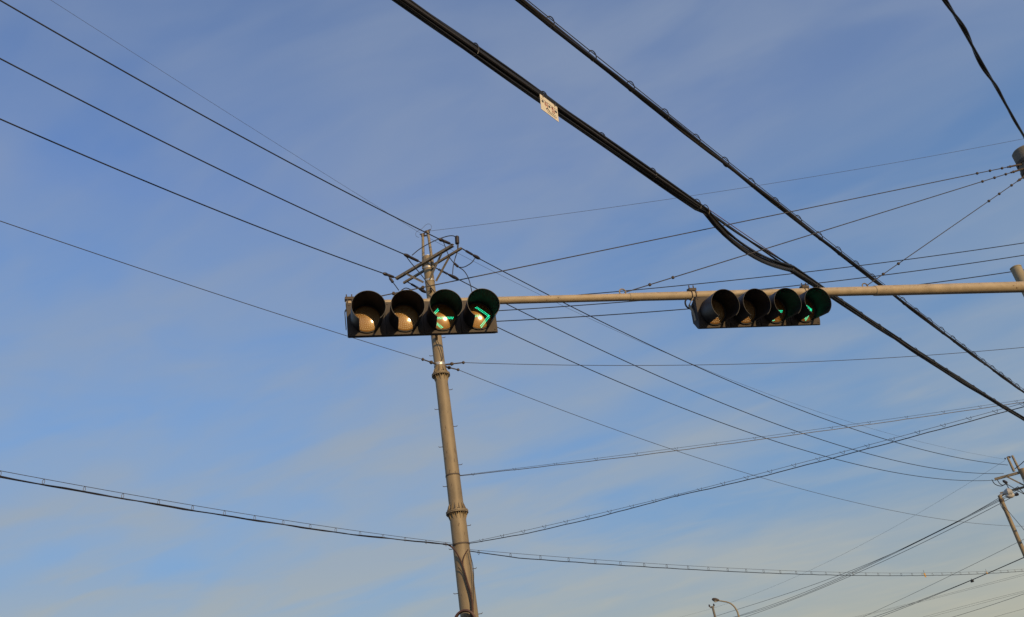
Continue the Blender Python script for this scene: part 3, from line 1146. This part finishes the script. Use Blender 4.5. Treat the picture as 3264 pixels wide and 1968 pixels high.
def hung_cable(label, mess, gap, r_cable, n_cables, spacing, ring, ring_scale, group=None, yaw=.6, mess_r=.0045, mess_mat='strand',
               spread=.012, gap_fn=None, mats=('black',), start=.3, twist=2.2):
    mid = np.array(mess[len(mess) // 2])
    root = thing('telephone_cable', label, 'cable', mid, group)
    part('messenger_strand', MB().tube(mess, mess_r, 6), M[mess_mat], root)
    rnd = random.Random(len(label))
    arcs = [0]
    for i in range(1, len(mess)):
        arcs.append(arcs[-1] + np.linalg.norm(mess[i] - mess[i - 1]))
    for k in range(n_cables):
        ph = rnd.random() * 6.28
        rad_ = spread * (0 if n_cables == 1 else 1)
        pts = []
        for i, p in enumerate(mess):
            t = unit(mess[min(i + 1, len(mess) - 1)] - mess[max(i - 1, 0)])
            side = unit(np.cross(t, (0, 0, 1)))
            upv = np.cross(side, t)
            g = gap_fn(arcs[i]) if gap_fn else gap
            a = ph + twist * arcs[i] + 2 * math.pi * k / n_cables
            wob = .003 * math.sin(arcs[i] * 5.1 + k) + .002 * math.sin(arcs[i] * 11 + 2 * k)
            pts.append(p - upv * (g + wob) + side * math.cos(a) * rad_ + upv * math.sin(a) * rad_)
        part('cable', MB().tube(pts, r_cable * (1 if k == 0 else rnd.uniform(.75, 1.05)), 7), M[mats[k % len(mats)]], root)
    for i, (p, t) in enumerate(along(mess, spacing, start)):
        side = unit(np.cross(t, (0, 0, 1)))
        upv = np.cross(side, t)
        o = p - upv * gap * .58 - mid
        stamp('hanger_ring', ring, root, frame(o, t, (0, 0, 1), ring_scale, yaw + rnd.uniform(-.15, .15)))
    return root


# left span
sT = np.array([MAIN[0], MAIN[1], zat(1455, 1738, 19)])
zt_ = sT[2]
s0 = sT + np.array([LDIR[0], LDIR[1], 0]) * MRAD(zt_)
pts = sag_curve(crop(*Z7, (0, 757), (480, 845), (1000, 935), (1500, 1012), (1960, 1083)), s0[:2], s0[:2] + LDIR * 10, p0=s0, hi=12, n=90)
pts.sort(key=lambda q: np.linalg.norm(q - s0))
hung_cable('black telephone cable on a thin strand from the left edge to the lower steel pole', pts, .075, .0100, 2, .60, RING_S, .8,
           group='telephone cables at the steel pole', gap_fn=lambda a: .03 + .055 * min(1, a / 3.0), mats=('black', 'cable2'), spread=.006)
# upper right span
zu = zat(1462, 1516, 19)
s0 = np.array([MAIN[0], MAIN[1], zu]) + unit([*(SIDE - MAIN), 0]) * MRAD(zu)
pts = sag_curve(crop(*Z5, (140, 105), (560, 52), (980, 0)) + crop(*Z2, (0, 685), (760, 580), (1740, 440), (2464, 340)) + crop(*K6, (1350, 435), (1803, 370)),
                s0[:2], SIDE, p0=s0, hi=10, n=90)
hung_cable('higher of the two hooked cables climbing right from the steel pole', pts, .055, .0080, 1, .95, VHOOK, .8,
           group='telephone cables at the steel pole', yaw=.0, gap_fn=lambda a: .012 + .048 * min(1, a / 4.0), mess_r=.004)
# middle right span, towards the big bundles
TB = polar(30.2, 18.5)
s0 = sT + unit([*(TB - MAIN), 0]) * MRAD(zt_)
pts = sag_curve(crop(*Z5, (360, 738), (780, 645), (1200, 545), (1680, 425), (2060, 335), (2464, 235)) + crop(*Z2, (0, 1063), (480, 945), (1000, 805), (1440, 690), (2464, 410)) + crop(*K6, (1200, 590), (1803, 415)),
                s0[:2], TB, p0=s0, hi=8, n=100, deg=3)
hung_cable('lower of the two hooked cables climbing right from the steel pole, nearer and thicker', pts, .058, .0088, 1, .48, VHOOK, .95,
           group='telephone cables at the steel pole', yaw=.0, mess_r=.0042,
           gap_fn=lambda a: .018 + .05 * (min(1, a / 1.2) - .8 * math.exp(-((a - 4.6) / 1.1) ** 2) if a < 30 else 1))
# lower right span to the distance
s0 = np.array([MAIN[0], MAIN[1], zt_ - .1]) + unit([*(FAR - MAIN), 0]) * MRAD(zt_)
pc = crop(*Z5, (450, 855), (970, 898), (1530, 945), (2464, 1005)) + crop(*KB, (0, 240), (580, 275), (1040, 290), (1430, 293), (1730, 292), (2100, 285), (2464, 265))
ptsC = sag_curve(pc, s0[:2], FAR, p0=s0, hi=6, n=110, deg=3)
tel_low = hung_cable('sagging telephone cable running right along the bottom from the steel pole', ptsC, .085, .0105, 1, .95, RING_S, 1.0,
                     group='telephone cables at the steel pole', mess_r=.0045, gap_fn=lambda a: .03 + .07 * min(1, a / 1.5), yaw=.2)
for (x, y, hh, lab) in ((2948.5, 1834, .075, 'small yellow tag hanging from the low telephone cable'), (3146, 1827, .05, 'tiny yellow tag farther right on the low telephone cable')):
    q = on_wall(x, y, s0, FAR)
    d = unit([*(FAR - s0[:2]), 0])
    mb = MB().box(q, d, np.cross(d, (0, 0, 1)), (0, 0, 1), hh * .8, .006, hh)
    o = solo('cable_tag', mb, M['yellow'], lab, 'cable tag', q, smooth=False)
    st = MB()
    for z in (-.4, 0, .4):
        st.box(q + np.array([0, 0, z * hh]) - np.cross(d, (0, 0, 1)) * .0075, d, np.cross(d, (0, 0, 1)), (0, 0, 1), hh * .5, .002, hh * .12)
    part('printed_lines', st, M['ink'], o, False, kind='stuff')
    hb = MB()
    hb.tube([q + [0, 0, hh], q + [0, 0, hh + .12]], .006, 6)
    part('tag_tie', hb, M['bolt'], o)

# ---- bundle B
Bp = crop(1640, 0, 3.538, (140, 0), (600, 375), (1100, 775), (1520, 1115), (1820, 1355)) + \
    crop(2160, 620, 3.85, (1150, 10), (1370, 185), (1600, 375), (1840, 565), (2090, 760), (2270, 880)) + \
    crop(*K3, (540, 385), (720, 520), (950, 700), (1130, 840), (1290, 970), (1430, 1060), (1580, 1180), (1690, 1260), (1932, 1425))
B0, B1 = at_height(*Bp[0], 7.40), at_height(*Bp[-1], 7.40)
pts = sag_curve(Bp, B0, B1, lo=6, hi=14, n=150)
pts.sort(key=lambda q: q[1])
hung_cable('straight black cable bundle with round hanger rings, right one of the two thick overhead bundles', pts, .088, .0185, 3, .60, RING, 1.14,
           group='thick overhead cable bundles', mess_r=.0048, yaw=.75, spread=.011, mats=('black', 'black', 'cable2'), twist=1.3)

# ---- bundle A
Ap = crop(1240, 0, 4.504, (310, 0), (1150, 590), (2170, 1350)) + dsp((1445, 322),) + \
    crop(2160, 620, 3.85, (120, 0), (370, 180), (640, 365), (1070, 655), (1390, 880), (1780, 1140)) + \
    crop(*K3, (220, 600), (460, 765), (690, 915), (880, 1045), (1100, 1190), (1450, 1400)) + crop(*K6, (1030, 170), (1350, 380), (1800, 650))
A0, A1 = at_height(*Ap[0], 7.0), at_height(*Ap[-1], 7.0)
ptsA = sag_curve(Ap, A0, A1, lo=6, hi=14, n=220, deg=3)
ptsA.sort(key=lambda q: q[1])
ua = unit([*(A1 - A0)[:2], 0])


def arc_of(x, y):
    q = on_wall(x, y, A0, A1)
    best = min(range(len(ptsA)), key=lambda i: np.linalg.norm(ptsA[i][:2] - q[:2]))
    return sum(np.linalg.norm(ptsA[i + 1] - ptsA[i]) for i in range(best))


sA, sB = arc_of(2245, 672), arc_of(2512, 845)
s_top, s_loose = arc_of(1495, 131), arc_of(2622, 916)


def build_bundle_a():
    mid = np.array(ptsA[len(ptsA) // 2])
    root = thing('cable_bundle', 'thickest overhead cable bundle, carrying the danger plate and sagging open before the arm', 'cable', mid,
                 'thick overhead cable bundles')
    part('messenger_strand', MB().tube(ptsA, .0052, 6), M['strand_red'], root)
    rnd = random.Random(5)
    arcs = [0]
    for i in range(1, len(ptsA)):
        arcs.append(arcs[-1] + np.linalg.norm(ptsA[i] - ptsA[i - 1]))
    lay = [(-.020, .020), (.014, .022), (-.030, .044), (.002, .046), (.030, .043), (-.016, .068), (.016, .070), (.0, .088), (-.03, .078)]
    drop = [.01, .05, .20, .16, .20, .215, .235, .245, .21]
    rads = [.012, .011, .016, .014, .013, .017, .015, .012, .014]
    for k, (dx, dz) in enumerate(lay):
        pts = []
        f1, f2, p1, p2 = rnd.uniform(.5, 1.3), rnd.uniform(1.5, 2.6), rnd.random() * 6, rnd.random() * 6
        for i, p in enumerate(ptsA):
            s = arcs[i]
            t = unit(ptsA[min(i + 1, len(ptsA) - 1)] - ptsA[max(i - 1, 0)])
            side = unit(np.cross(t, (0, 0, 1)))
            upv = np.cross(side, t)
            u = (s - sA) / (sB - sA)
            d = 0
            if 0 < u < 1:
                w = u ** .74
                d = drop[k] * math.sin(math.pi * w)
            tight = 1.0 if s < sA else .72
            ws = .008 * math.sin(f1 * s + p1) + .004 * math.sin(f2 * s + p2)
            wz = .006 * math.sin(f2 * s + p1) + .005 * math.sin(f1 * s * 1.7 + p2)
            pts.append(p + side * (dx * tight + ws) - upv * (.014 + dz * tight + wz + d))
        part('cable', MB().tube(pts, rads[k], 8), M['black' if k % 3 else 'cable2'], root)
    for i, s in enumerate([s_top + .02, ] + [s_top + .86 * (j + 1) for j in (-3, -2, 0, 1, 2, 3, 4, 5)] + [sA - .02, sB + .02] + [sB + .75 * (j + 1) for j in range(24)]):
        if sA + .1 < s < sB - .1 or (s_top + .86 * 4.7 < s < sA - .1):
            continue
        if s > arcs[-1]:
            continue
        j = min(range(len(arcs)), key=lambda q: abs(arcs[q] - s))
        p = ptsA[j]
        t = unit(ptsA[min(j + 1, len(ptsA) - 1)] - ptsA[max(j - 1, 0)])
        side = unit(np.cross(t, (0, 0, 1)))
        upv = np.cross(side, t)
        stamp('hanger_ring', RING, root, frame(p - upv * .046 - mid, t, (0, 0, 1), 1.15 if s < sB else .95, .5 + rnd.uniform(-.15, .15)))
    return root


build_bundle_a()

# ---- danger plate on bundle A
offn = unit(np.cross(ua, (0, 0, 1)))
if offn @ (CAM - A0) < 0:
    offn = -offn
P0, P1 = A0 + offn * .055, A1 + offn * .055
TL, TR_, BR, BL = (on_wall(x, y, P0, P1) for x, y in crop(1600, 200, 6.753, (815, 672), (1192, 968), (1225, 1280), (850, 1005)))
su = (TR_ - TL + BR - BL) / 2
sv = (BL - TL + BR - TR_) / 2
nrm = unit(np.cross(su, sv))
if nrm @ (CAM - TL) < 0:
    nrm = -nrm


def plate_pt(u, v, h=0.0):
    return TL + su * u + sv * v + nrm * h


sg = thing('danger_plate', 'cream danger plate with red lettering hung on the thickest cable bundle', 'sign', plate_pt(.5, .5))


def plate_quad(mb, quad, h0, h1):
    a = [plate_pt(u, v, h0) for u, v in quad]
    b_ = [plate_pt(u, v, h1) for u, v in quad]
    m = len(quad)
    mb.add(a + b_, [tuple(range(m)), tuple(range(2 * m - 1, m - 1, -1))] + [(i, m + i, m + (i + 1) % m, (i + 1) % m) for i in range(m)])


mb = MB()
plate_quad(mb, [(0, 0), (1, 0), (1, 1), (0, 1)], -.003, 0)
part('plate', mb, M['sign'], sg, False)
mb = MB()
plate_quad(mb, [(.03, .245), (.97, .245), (.97, .26), (.03, .26)], .0005, .0015)
part('ruled_line', mb, M['ink'], sg, False)
asp = np.linalg.norm(su) / np.linalg.norm(sv)


def disc(u, v, r):
    return [(u + r * math.cos(2 * math.pi * k / 18), v + r * asp * math.sin(2 * math.pi * k / 18)) for k in range(18)]


for (u, v, r) in ((.12, .40, .058), (.50, .42, .058), (.88, .43, .058)):
    mb = MB()
    plate_quad(mb, disc(u, v, r), .0005, .002)
    part('vent_hole', mb, M['ink'], sg, False)


def seg(mb, u0, v0, u1, v1, w):
    d = np.array([(u1 - u0), (v1 - v0) / asp])
    L_ = np.linalg.norm(d)
    nn = np.array([-d[1], d[0]]) / L_ * w / 2
    q = [(u0 + nn[0], v0 + nn[1] * asp), (u1 + nn[0], v1 + nn[1] * asp), (u1 - nn[0], v1 - nn[1] * asp), (u0 - nn[0], v0 - nn[1] * asp)]
    plate_quad(mb, q, .0005, .0022)


def arcseg(mb, u, v, r, w):
    for k in range(14):
        a0, a1 = 2 * math.pi * k / 14, 2 * math.pi * (k + 1) / 14
        seg(mb, u + r * math.cos(a0), v + r * asp * math.sin(a0), u + r * math.cos(a1), v + r * asp * math.sin(a1), w)


g1 = MB()
arcseg(g1, .285, .37, .038, .020)          # first syllable
seg(g1, .225, .475, .355, .475, .020)
seg(g1, .290, .475, .290, .58, .020)
seg(g1, .385, .31, .385, .62, .022)
part('letter', g1, M['red'], sg, False)
g2 = MB()
seg(g2, .645, .315, .715, .315, .016)       # second syllable
seg(g2, .615, .355, .735, .355, .016)
arcseg(g2, .675, .425, .030, .016)
seg(g2, .735, .42, .785, .42, .016)
seg(g2, .785, .31, .785, .51, .020)
seg(g2, .655, .545, .785, .545, .016)
seg(g2, .655, .64, .785, .64, .016)
seg(g2, .655, .545, .655, .64, .016)
seg(g2, .785, .545, .785, .64, .016)
part('letter', g2, M['red'], sg, False)
mb = MB()
seg(mb, .36, .62, .47, .72, .034)
seg(mb, .36, .66, .30, .74, .022)
seg(mb, .30, .68, .34, .78, .018)
for i in range(5):
    seg(mb, .46 + .08 * i, .745, .50 + .08 * i, .745, .02)
for i in range(7):
    seg(mb, .34 + .08 * i, .82, .39 + .08 * i, .82, .014)
    seg(mb, .40 + .07 * i, .885, .44 + .07 * i, .885, .012)
part('small_print', mb, M['ink'], sg, False, kind='stuff')
mb = MB()
for u in (.16, .84):
    mb.tube([plate_pt(u, .1, .004), plate_pt(u, -.05, .01), plate_pt(u, -.1, -.05)], .004, 6)
part('wire_tie', mb, M['bolt'], sg)

# ---- twisted near cable at the top right
Tp = crop(2964, 0, 3.23, (165, 0), (325, 290), (410, 430), (520, 630), (605, 770), (750, 1010), (960, 1390))
Tq = [at_height(x, y, 6.72 + .012 * k) for k, (x, y) in enumerate(Tp)]
TL0, TL1 = Tq[0] - unit(Tq[-1] - Tq[0]) * 6, Tq[-1] + unit(Tq[-1] - Tq[0]) * 14
ptsT = [TL0 + (TL1 - TL0) * k / 40 for k in range(41)]
ptsT = [p for p, _ in along(ptsT, .07)]
midT = ptsT[60]
sT1 = next(i for i, p in enumerate(ptsT) if p[1] > Tq[1][1])
sT3 = next(i for i, p in enumerate(ptsT) if p[1] > Tq[3][1])
sT4 = next(i for i, p in enumerate(ptsT) if p[1] > Tq[4][1])
tw = thing('twisted_cable', 'pair of twisted black cables crossing the top right corner', 'cable', midT)
arcs = [0]
for i in range(1, len(ptsT)):
    arcs.append(arcs[-1] + np.linalg.norm(ptsT[i] - ptsT[i - 1]))
for k in range(2):
    pts = []
    for i, p in enumerate(ptsT):
        t = unit(ptsT[min(i + 1, len(ptsT) - 1)] - ptsT[max(i - 1, 0)])
        side = unit(np.cross(t, (0, 0, 1)))
        upv = np.cross(side, t)
        a = math.pi * (i - sT1) / max(1, sT3 - sT1)
        w = (.0185 if i <= sT4 else max(.006, .0185 - .0125 * (i - sT4) / 6)) if k else 0
        pts.append(p + side * w * math.cos(a) + upv * w * math.sin(a))
    part('cable', MB().tube(pts, .0118 if k == 0 else .0105, 8), M['black'], tw)


# ------------------------------------------------------------------ far right power pole
def build_far_pole():
    D = 56.0
    k8 = (3064, 1400, 2.615)
    root = thing('steel_utility_pole', 'distant steel power pole with a crossarm, cut by the right edge', 'utility pole', (FAR[0], FAR[1], 0))
    c = np.array([FAR[0], FAR[1], 0])
    zt = zat(*crop(*k8, (458, 262))[0], D)
    part('pole_section', MB().tube([c + [0, 0, -.2], c + [0, 0, zt]], [.30, .20], 20), M['galv'], root)
    part('pole_band', MB().tube([c + [0, 0, zt - .75], c + [0, 0, zt - .6]], .215, 20), M['band'], root)
    zA = zat(*crop(*k8, (465, 285))[0], D)
    f0, f1 = at_height(*crop(*k8, (278, 336))[0], zA), None
    half = np.linalg.norm(f0[:2] - FAR)
    f1 = np.array([2 * FAR[0] - f0[0], 2 * FAR[1] - f0[1], zA])
    part('crossarm', MB().channel(f0, f1, .12, .13), M['galv_dull'], root, False)
    part('crossarm', MB().channel(f0 + [.15, .35, -.75], f1 + [.15, .35, -.75], .10, .11), M['galv_dull'], root, False)
    for t in (.2, .8):
        q = f0 + (f1 - f0) * t
        part('brace', MB().beam(q, np.array([FAR[0], FAR[1], zA - 1.0]), .02, .08), M['galv_dull'], root, False)
    for (x0, y0, x1, y1) in ((385, 150, 440, 270), (424, 138, 490, 270)):
        p, q = at_range(*crop(*k8, (x0, y0))[0], D), at_range(*crop(*k8, (x1, y1))[0], D)
        part('earth_wire_stub', MB().tube([q, p], [.075, .06], 10), M['galv_dull'], root)
    p0, p1 = at_range(*crop(*k8, (385, 152))[0], D), at_range(*crop(*k8, (412, 150))[0], D)
    part('earth_wire_clamp', MB().beam(p0, p1, .08, .1), M['bolt'], root, False)
    for (x0, y0, x1, y1) in ((345, 345, 385, 370), (445, 470, 478, 455), (360, 165, 372, 162)):
        p, q = at_range(*crop(*k8, (x0, y0))[0], D - .4), at_range(*crop(*k8, (x1, y1))[0], D - .4)
        part('strain_insulator', MB().tube([p, p + (q - p) * .2, p + (q - p) * .8, q], [.03, .075, .085, .035] if y0 > 200 else [.02, .05, .05, .02], 8), M['insul'], root)
    for pl in (((255, 338), (280, 375), (330, 392), (370, 375)), ((300, 340), (320, 370), (345, 385), (375, 378), (400, 420)), ((370, 370), (430, 405), (523, 460)),
               ((445, 250), (490, 215), (530, 180)), ((470, 395), (500, 430), (530, 460))):
        jumper(root, [at_range(*crop(*k8, q)[0], D - .5) for q in pl], .022)
    return root


build_far_pole()

# conductors from the far right pole to the pole beyond the roofs
GF = 'bundle of four wires from the far right pole towards the distant pole'
zP = zat(2271, 1934, 87.0)
lines = [
    (crop(*KB, (180, 618), (600, 478), (1150, 300), (1480, 160)) + crop(*Z6, (1250, 370), (1750, 100), (1990, -15)), 'topmost of the four wires descending left from behind the small street lamp'),
    (crop(*KB, (330, 618), (700, 492), (1150, 310)) + crop(*Z6, (640, 690), (1250, 385), (1765, 125), (1985, 5)), 'second from the top of the four wires descending left from the small street lamp'),
    (crop(*KB, (345, 618), (710, 500), (1180, 308)) + crop(*Z6, (640, 698), (1250, 395), (1765, 140), (2000, 20)), 'third from the top of the four wires descending left from the small street lamp'),
    (crop(*KB, (410, 618), (800, 475), (1220, 300), (1860, 0)) + crop(*Z6, (1375, 375), (1780, 165), (1960, 70)), 'lowest of the four wires descending left from the small street lamp'),
]
for i, (pix, lab) in enumerate(lines):
    off = fdir[:2] * (.9 - .6 * i)
    pts = sag_curve(pix, FAR + off, FARP + off * .8, hi=10, n=44, deg=3)
    wire('far_power_wire', lab, pts, .0145, group=GF)
wire('earth_wire', 'very faint earth wire from the distant pole top up to the far right pole',
     sag_curve(crop(*KB, (0, 610), (150, 548), (900, 262), (1440, 0)) + crop(*Z6, (860, 275), (1300, 0)) + crop(3064, 1400, 2.615, (360, 168)), FAR, FARP, n=40, lo=0, hi=8), .0052, 'strand')
more = [
    (crop(*Z6, (200, 1478), (900, 1140), (1350, 940), (1990, 610), (2054, 578)), FAR + [0, 0], FARP, .010, 'thin grey wire crossing behind the foot of the small street lamp, bottom right'),
    (crop(*Z6, (300, 1486), (920, 1262), (1450, 1052), (2054, 788)), FAR + [1, 0], FARP + [1, 0], .0145, 'upper wire of the dark close pair in the bottom right corner'),
    (crop(*Z6, (375, 1486), (920, 1272), (1450, 1058), (2054, 794)), FAR + [1, -.4], FARP + [2, 0], .0135, 'lower wire of the dark close pair in the bottom right corner'),
    (crop(*Z6, (100, 1480), (900, 1283), (2054, 980)), polar(27, 72), polar(12, 110), .0075, 'upper of two faint pale wires below the dark pair, bottom right'),
    (crop(*Z6, (150, 1480), (900, 1297), (2054, 1000)), polar(27, 72.5), polar(12, 110), .0075, 'lower of two faint pale wires below the dark pair, bottom right'),
    (crop(*Z6, (880, 1484), (1400, 1345), (2054, 1180)), polar(27, 74), polar(14, 112), .008, 'upper of the faint wires just above the lowest dark wire, bottom right corner'),
    (crop(*Z6, (960, 1484), (1450, 1355), (2054, 1196)), polar(27, 74.5), polar(14, 112), .008, 'lower of the faint wires just above the lowest dark wire, bottom right corner'),
    (crop(*Z6, (1220, 1486), (1720, 1330), (2054, 1215)), polar(27, 70), polar(15, 105), .0145, 'dark dotted wire low in the bottom right corner'),
    (crop(*Z6, (1700, 1486), (2054, 1388)), polar(27, 76), polar(17, 112), .009, 'lowest faint wire cutting the bottom right corner'),
]
for pix, a_, b_, r, lab in more:
    pts = sag_curve(pix, a_, b_, lo=6, hi=10, n=30, deg=2 if len(pix) > 2 else 1)
    wire('far_telephone_wire', lab, pts, r, 'conductor' if r > .015 else 'strand', group='far wires in the bottom right corner')
q = on_wall(*crop(*Z6, (1450, 1062))[0], FAR + [1, 0], FARP + [1, 0])
mb = MB().box(q - [0, 0, .02], unit([*(FARP - FAR), 0]), unit(np.cross([*(FARP - FAR), 0], (0, 0, 1))), (0, 0, 1), .09, .05, .07)
mb.tube([q + [0, 0, .05], q + [0, 0, .12]], .02, 6)
solo('cable_joint', mb, M['black'], 'small dark joint box on the dark wire pair, bottom right', 'joint box', q, smooth=False)


# ------------------------------------------------------------------ small street lamp at the right edge
def build_lamp():
    D = 34.0
    k8 = (3064, 1400, 2.615)
    top = at_range(*crop(*k8, (318, 470))[0], D)
    b = top[:2]
    root = thing('street_lamp', 'small street lamp with a grey globe head at the right edge below the far pole', 'street lamp', (b[0], b[1], 0))
    part('lamp_post', MB().tube([(b[0], b[1], -.2), (b[0], b[1], top[2] * .5), (b[0], b[1], top[2])], [.095, .078, .062], 18), M['galv'], root)
    h0 = at_range(*crop(*k8, (360, 452))[0], D)
    h1 = at_range(*crop(*k8, (428, 440))[0], D)
    part('lamp_arm', MB().tube([np.array([b[0], b[1], top[2] - .05]), np.array([b[0], b[1], top[2] - .02]) + (h0 - top) * .15, h0], [.05, .05, .04], 10), M['lampgrey'], root)
    d = unit(h1 - h0)
    Ln = np.linalg.norm(h1 - h0)
    hd = part('lamp_head', MB().tube([h0 - d * .02, h0 + d * Ln * .1, h0 + d * Ln * .45, h0 + d * Ln * .85, h1], [.05, .10, .155, .13, .05], 16), M['lampgrey'], root)
    cc_ = h0 + d * Ln * .52 - np.array([0, 0, .10])
    part('lamp_bowl', MB().ball(cc_, .135, 18, 10, (1.1, .8, .75)), M['lampglass'], root)
    z = zat(*crop(*k8, (330, 513))[0], D)
    part('post_band', MB().tube([(b[0], b[1], z - .05), (b[0], b[1], z + .05)], .085, 14), M['bolt'], root)
    jumper(root, [at_range(*crop(*k8, q)[0], D - .15) for q in ((325, 520), (326, 545), (345, 580), (375, 625), (400, 660))], .010, 'feed_cable', 'black')
    return root


build_lamp()
wire('drop_wire', 'thin drop wire slanting down to the right beside the small street lamp post',
     spline([at_range(*crop(3064, 1400, 2.615, q)[0], 34 - k * .3) for k, q in enumerate(((352, 560), (395, 605), (450, 670), (523, 757), (570, 815)))], 20), .009, 'conductor')


# ------------------------------------------------------------------ curved street lamp and distant pole at the bottom
def build_curved_lamp():
    D = 52.0
    P = lambda x, y: at_range(*crop(*KB, (x, y))[0], D)
    b = P(360, 621)[:2]
    root = thing('street_lamp', 'curved-arm street lamp peeping up at the bottom edge', 'street lamp', (b[0], b[1], 0))
    zb = P(358, 610)[2]
    curve = spline([(b[0], b[1], zb - 1.2), (b[0], b[1], zb), P(343, 570), P(318, 535), P(285, 513), P(240, 503), P(205, 498)], 36)
    part('lamp_post', MB().tube([(b[0], b[1], -.2), (b[0], b[1], zb - 1.2)], [.10, .052], 16), M['post'], root)
    part('lamp_arm', MB().tube(curve, [.052 - .02 * i / (len(curve) - 1) for i in range(len(curve))], 10), M['post'], root)
    h0, h1 = P(215, 496), P(160, 488)
    d = unit(h1 - h0)
    Ln = np.linalg.norm(h1 - h0)
    mb = MB()
    mb.tube([h0, h0 + d * Ln * .15, h0 + d * Ln * .5, h0 + d * Ln * .85, h1], [.03, .07, .10, .085, .03], 14)
    part('lamp_head', mb, M['bolt'], root)
    part('lamp_bowl', MB().ball(h0 + d * Ln * .55 - np.array([0, 0, .08]), .08, 14, 8, (1.4, .9, .7)), M['lampglass'], root)


build_curved_lamp()


def build_distant_pole():
    D = 87.0
    P = lambda x, y: at_range(*crop(*KB, (x, y))[0], D)
    t = P(164, 540)
    b = FARP
    root = thing('utility_pole', 'tiny distant pole with a short crossarm at the bottom edge, left of the curved lamp', 'utility pole', (t[0], t[1], 0))
    part('pole_shaft', MB().tube([(t[0], t[1], -.2), (t[0], t[1], t[2])], [.16, .10], 14), M['concrete'], root)
    q0, q1 = P(146, 546), P(179, 540)
    part('crossarm', MB().beam(q0 + [0, .16, 0], q1 + [0, .16, 0], .1, .12), M['galv_dull'], root, False)
    for q in (q0, q1):
        part('insulator', MB().tube([q + [0, .16, .05], q + [0, .16, .12], q + [0, .16, .26]], [.05, .09, .05], 8), M['insul'], root)
    part('shaft_bracket', MB().beam(P(168, 570), P(184, 606), .1, .1), M['concrete'], root, False)


build_distant_pole()
for o in bpy.data.objects:
    if 'plain_frame' in o:
        del o['plain_frame']
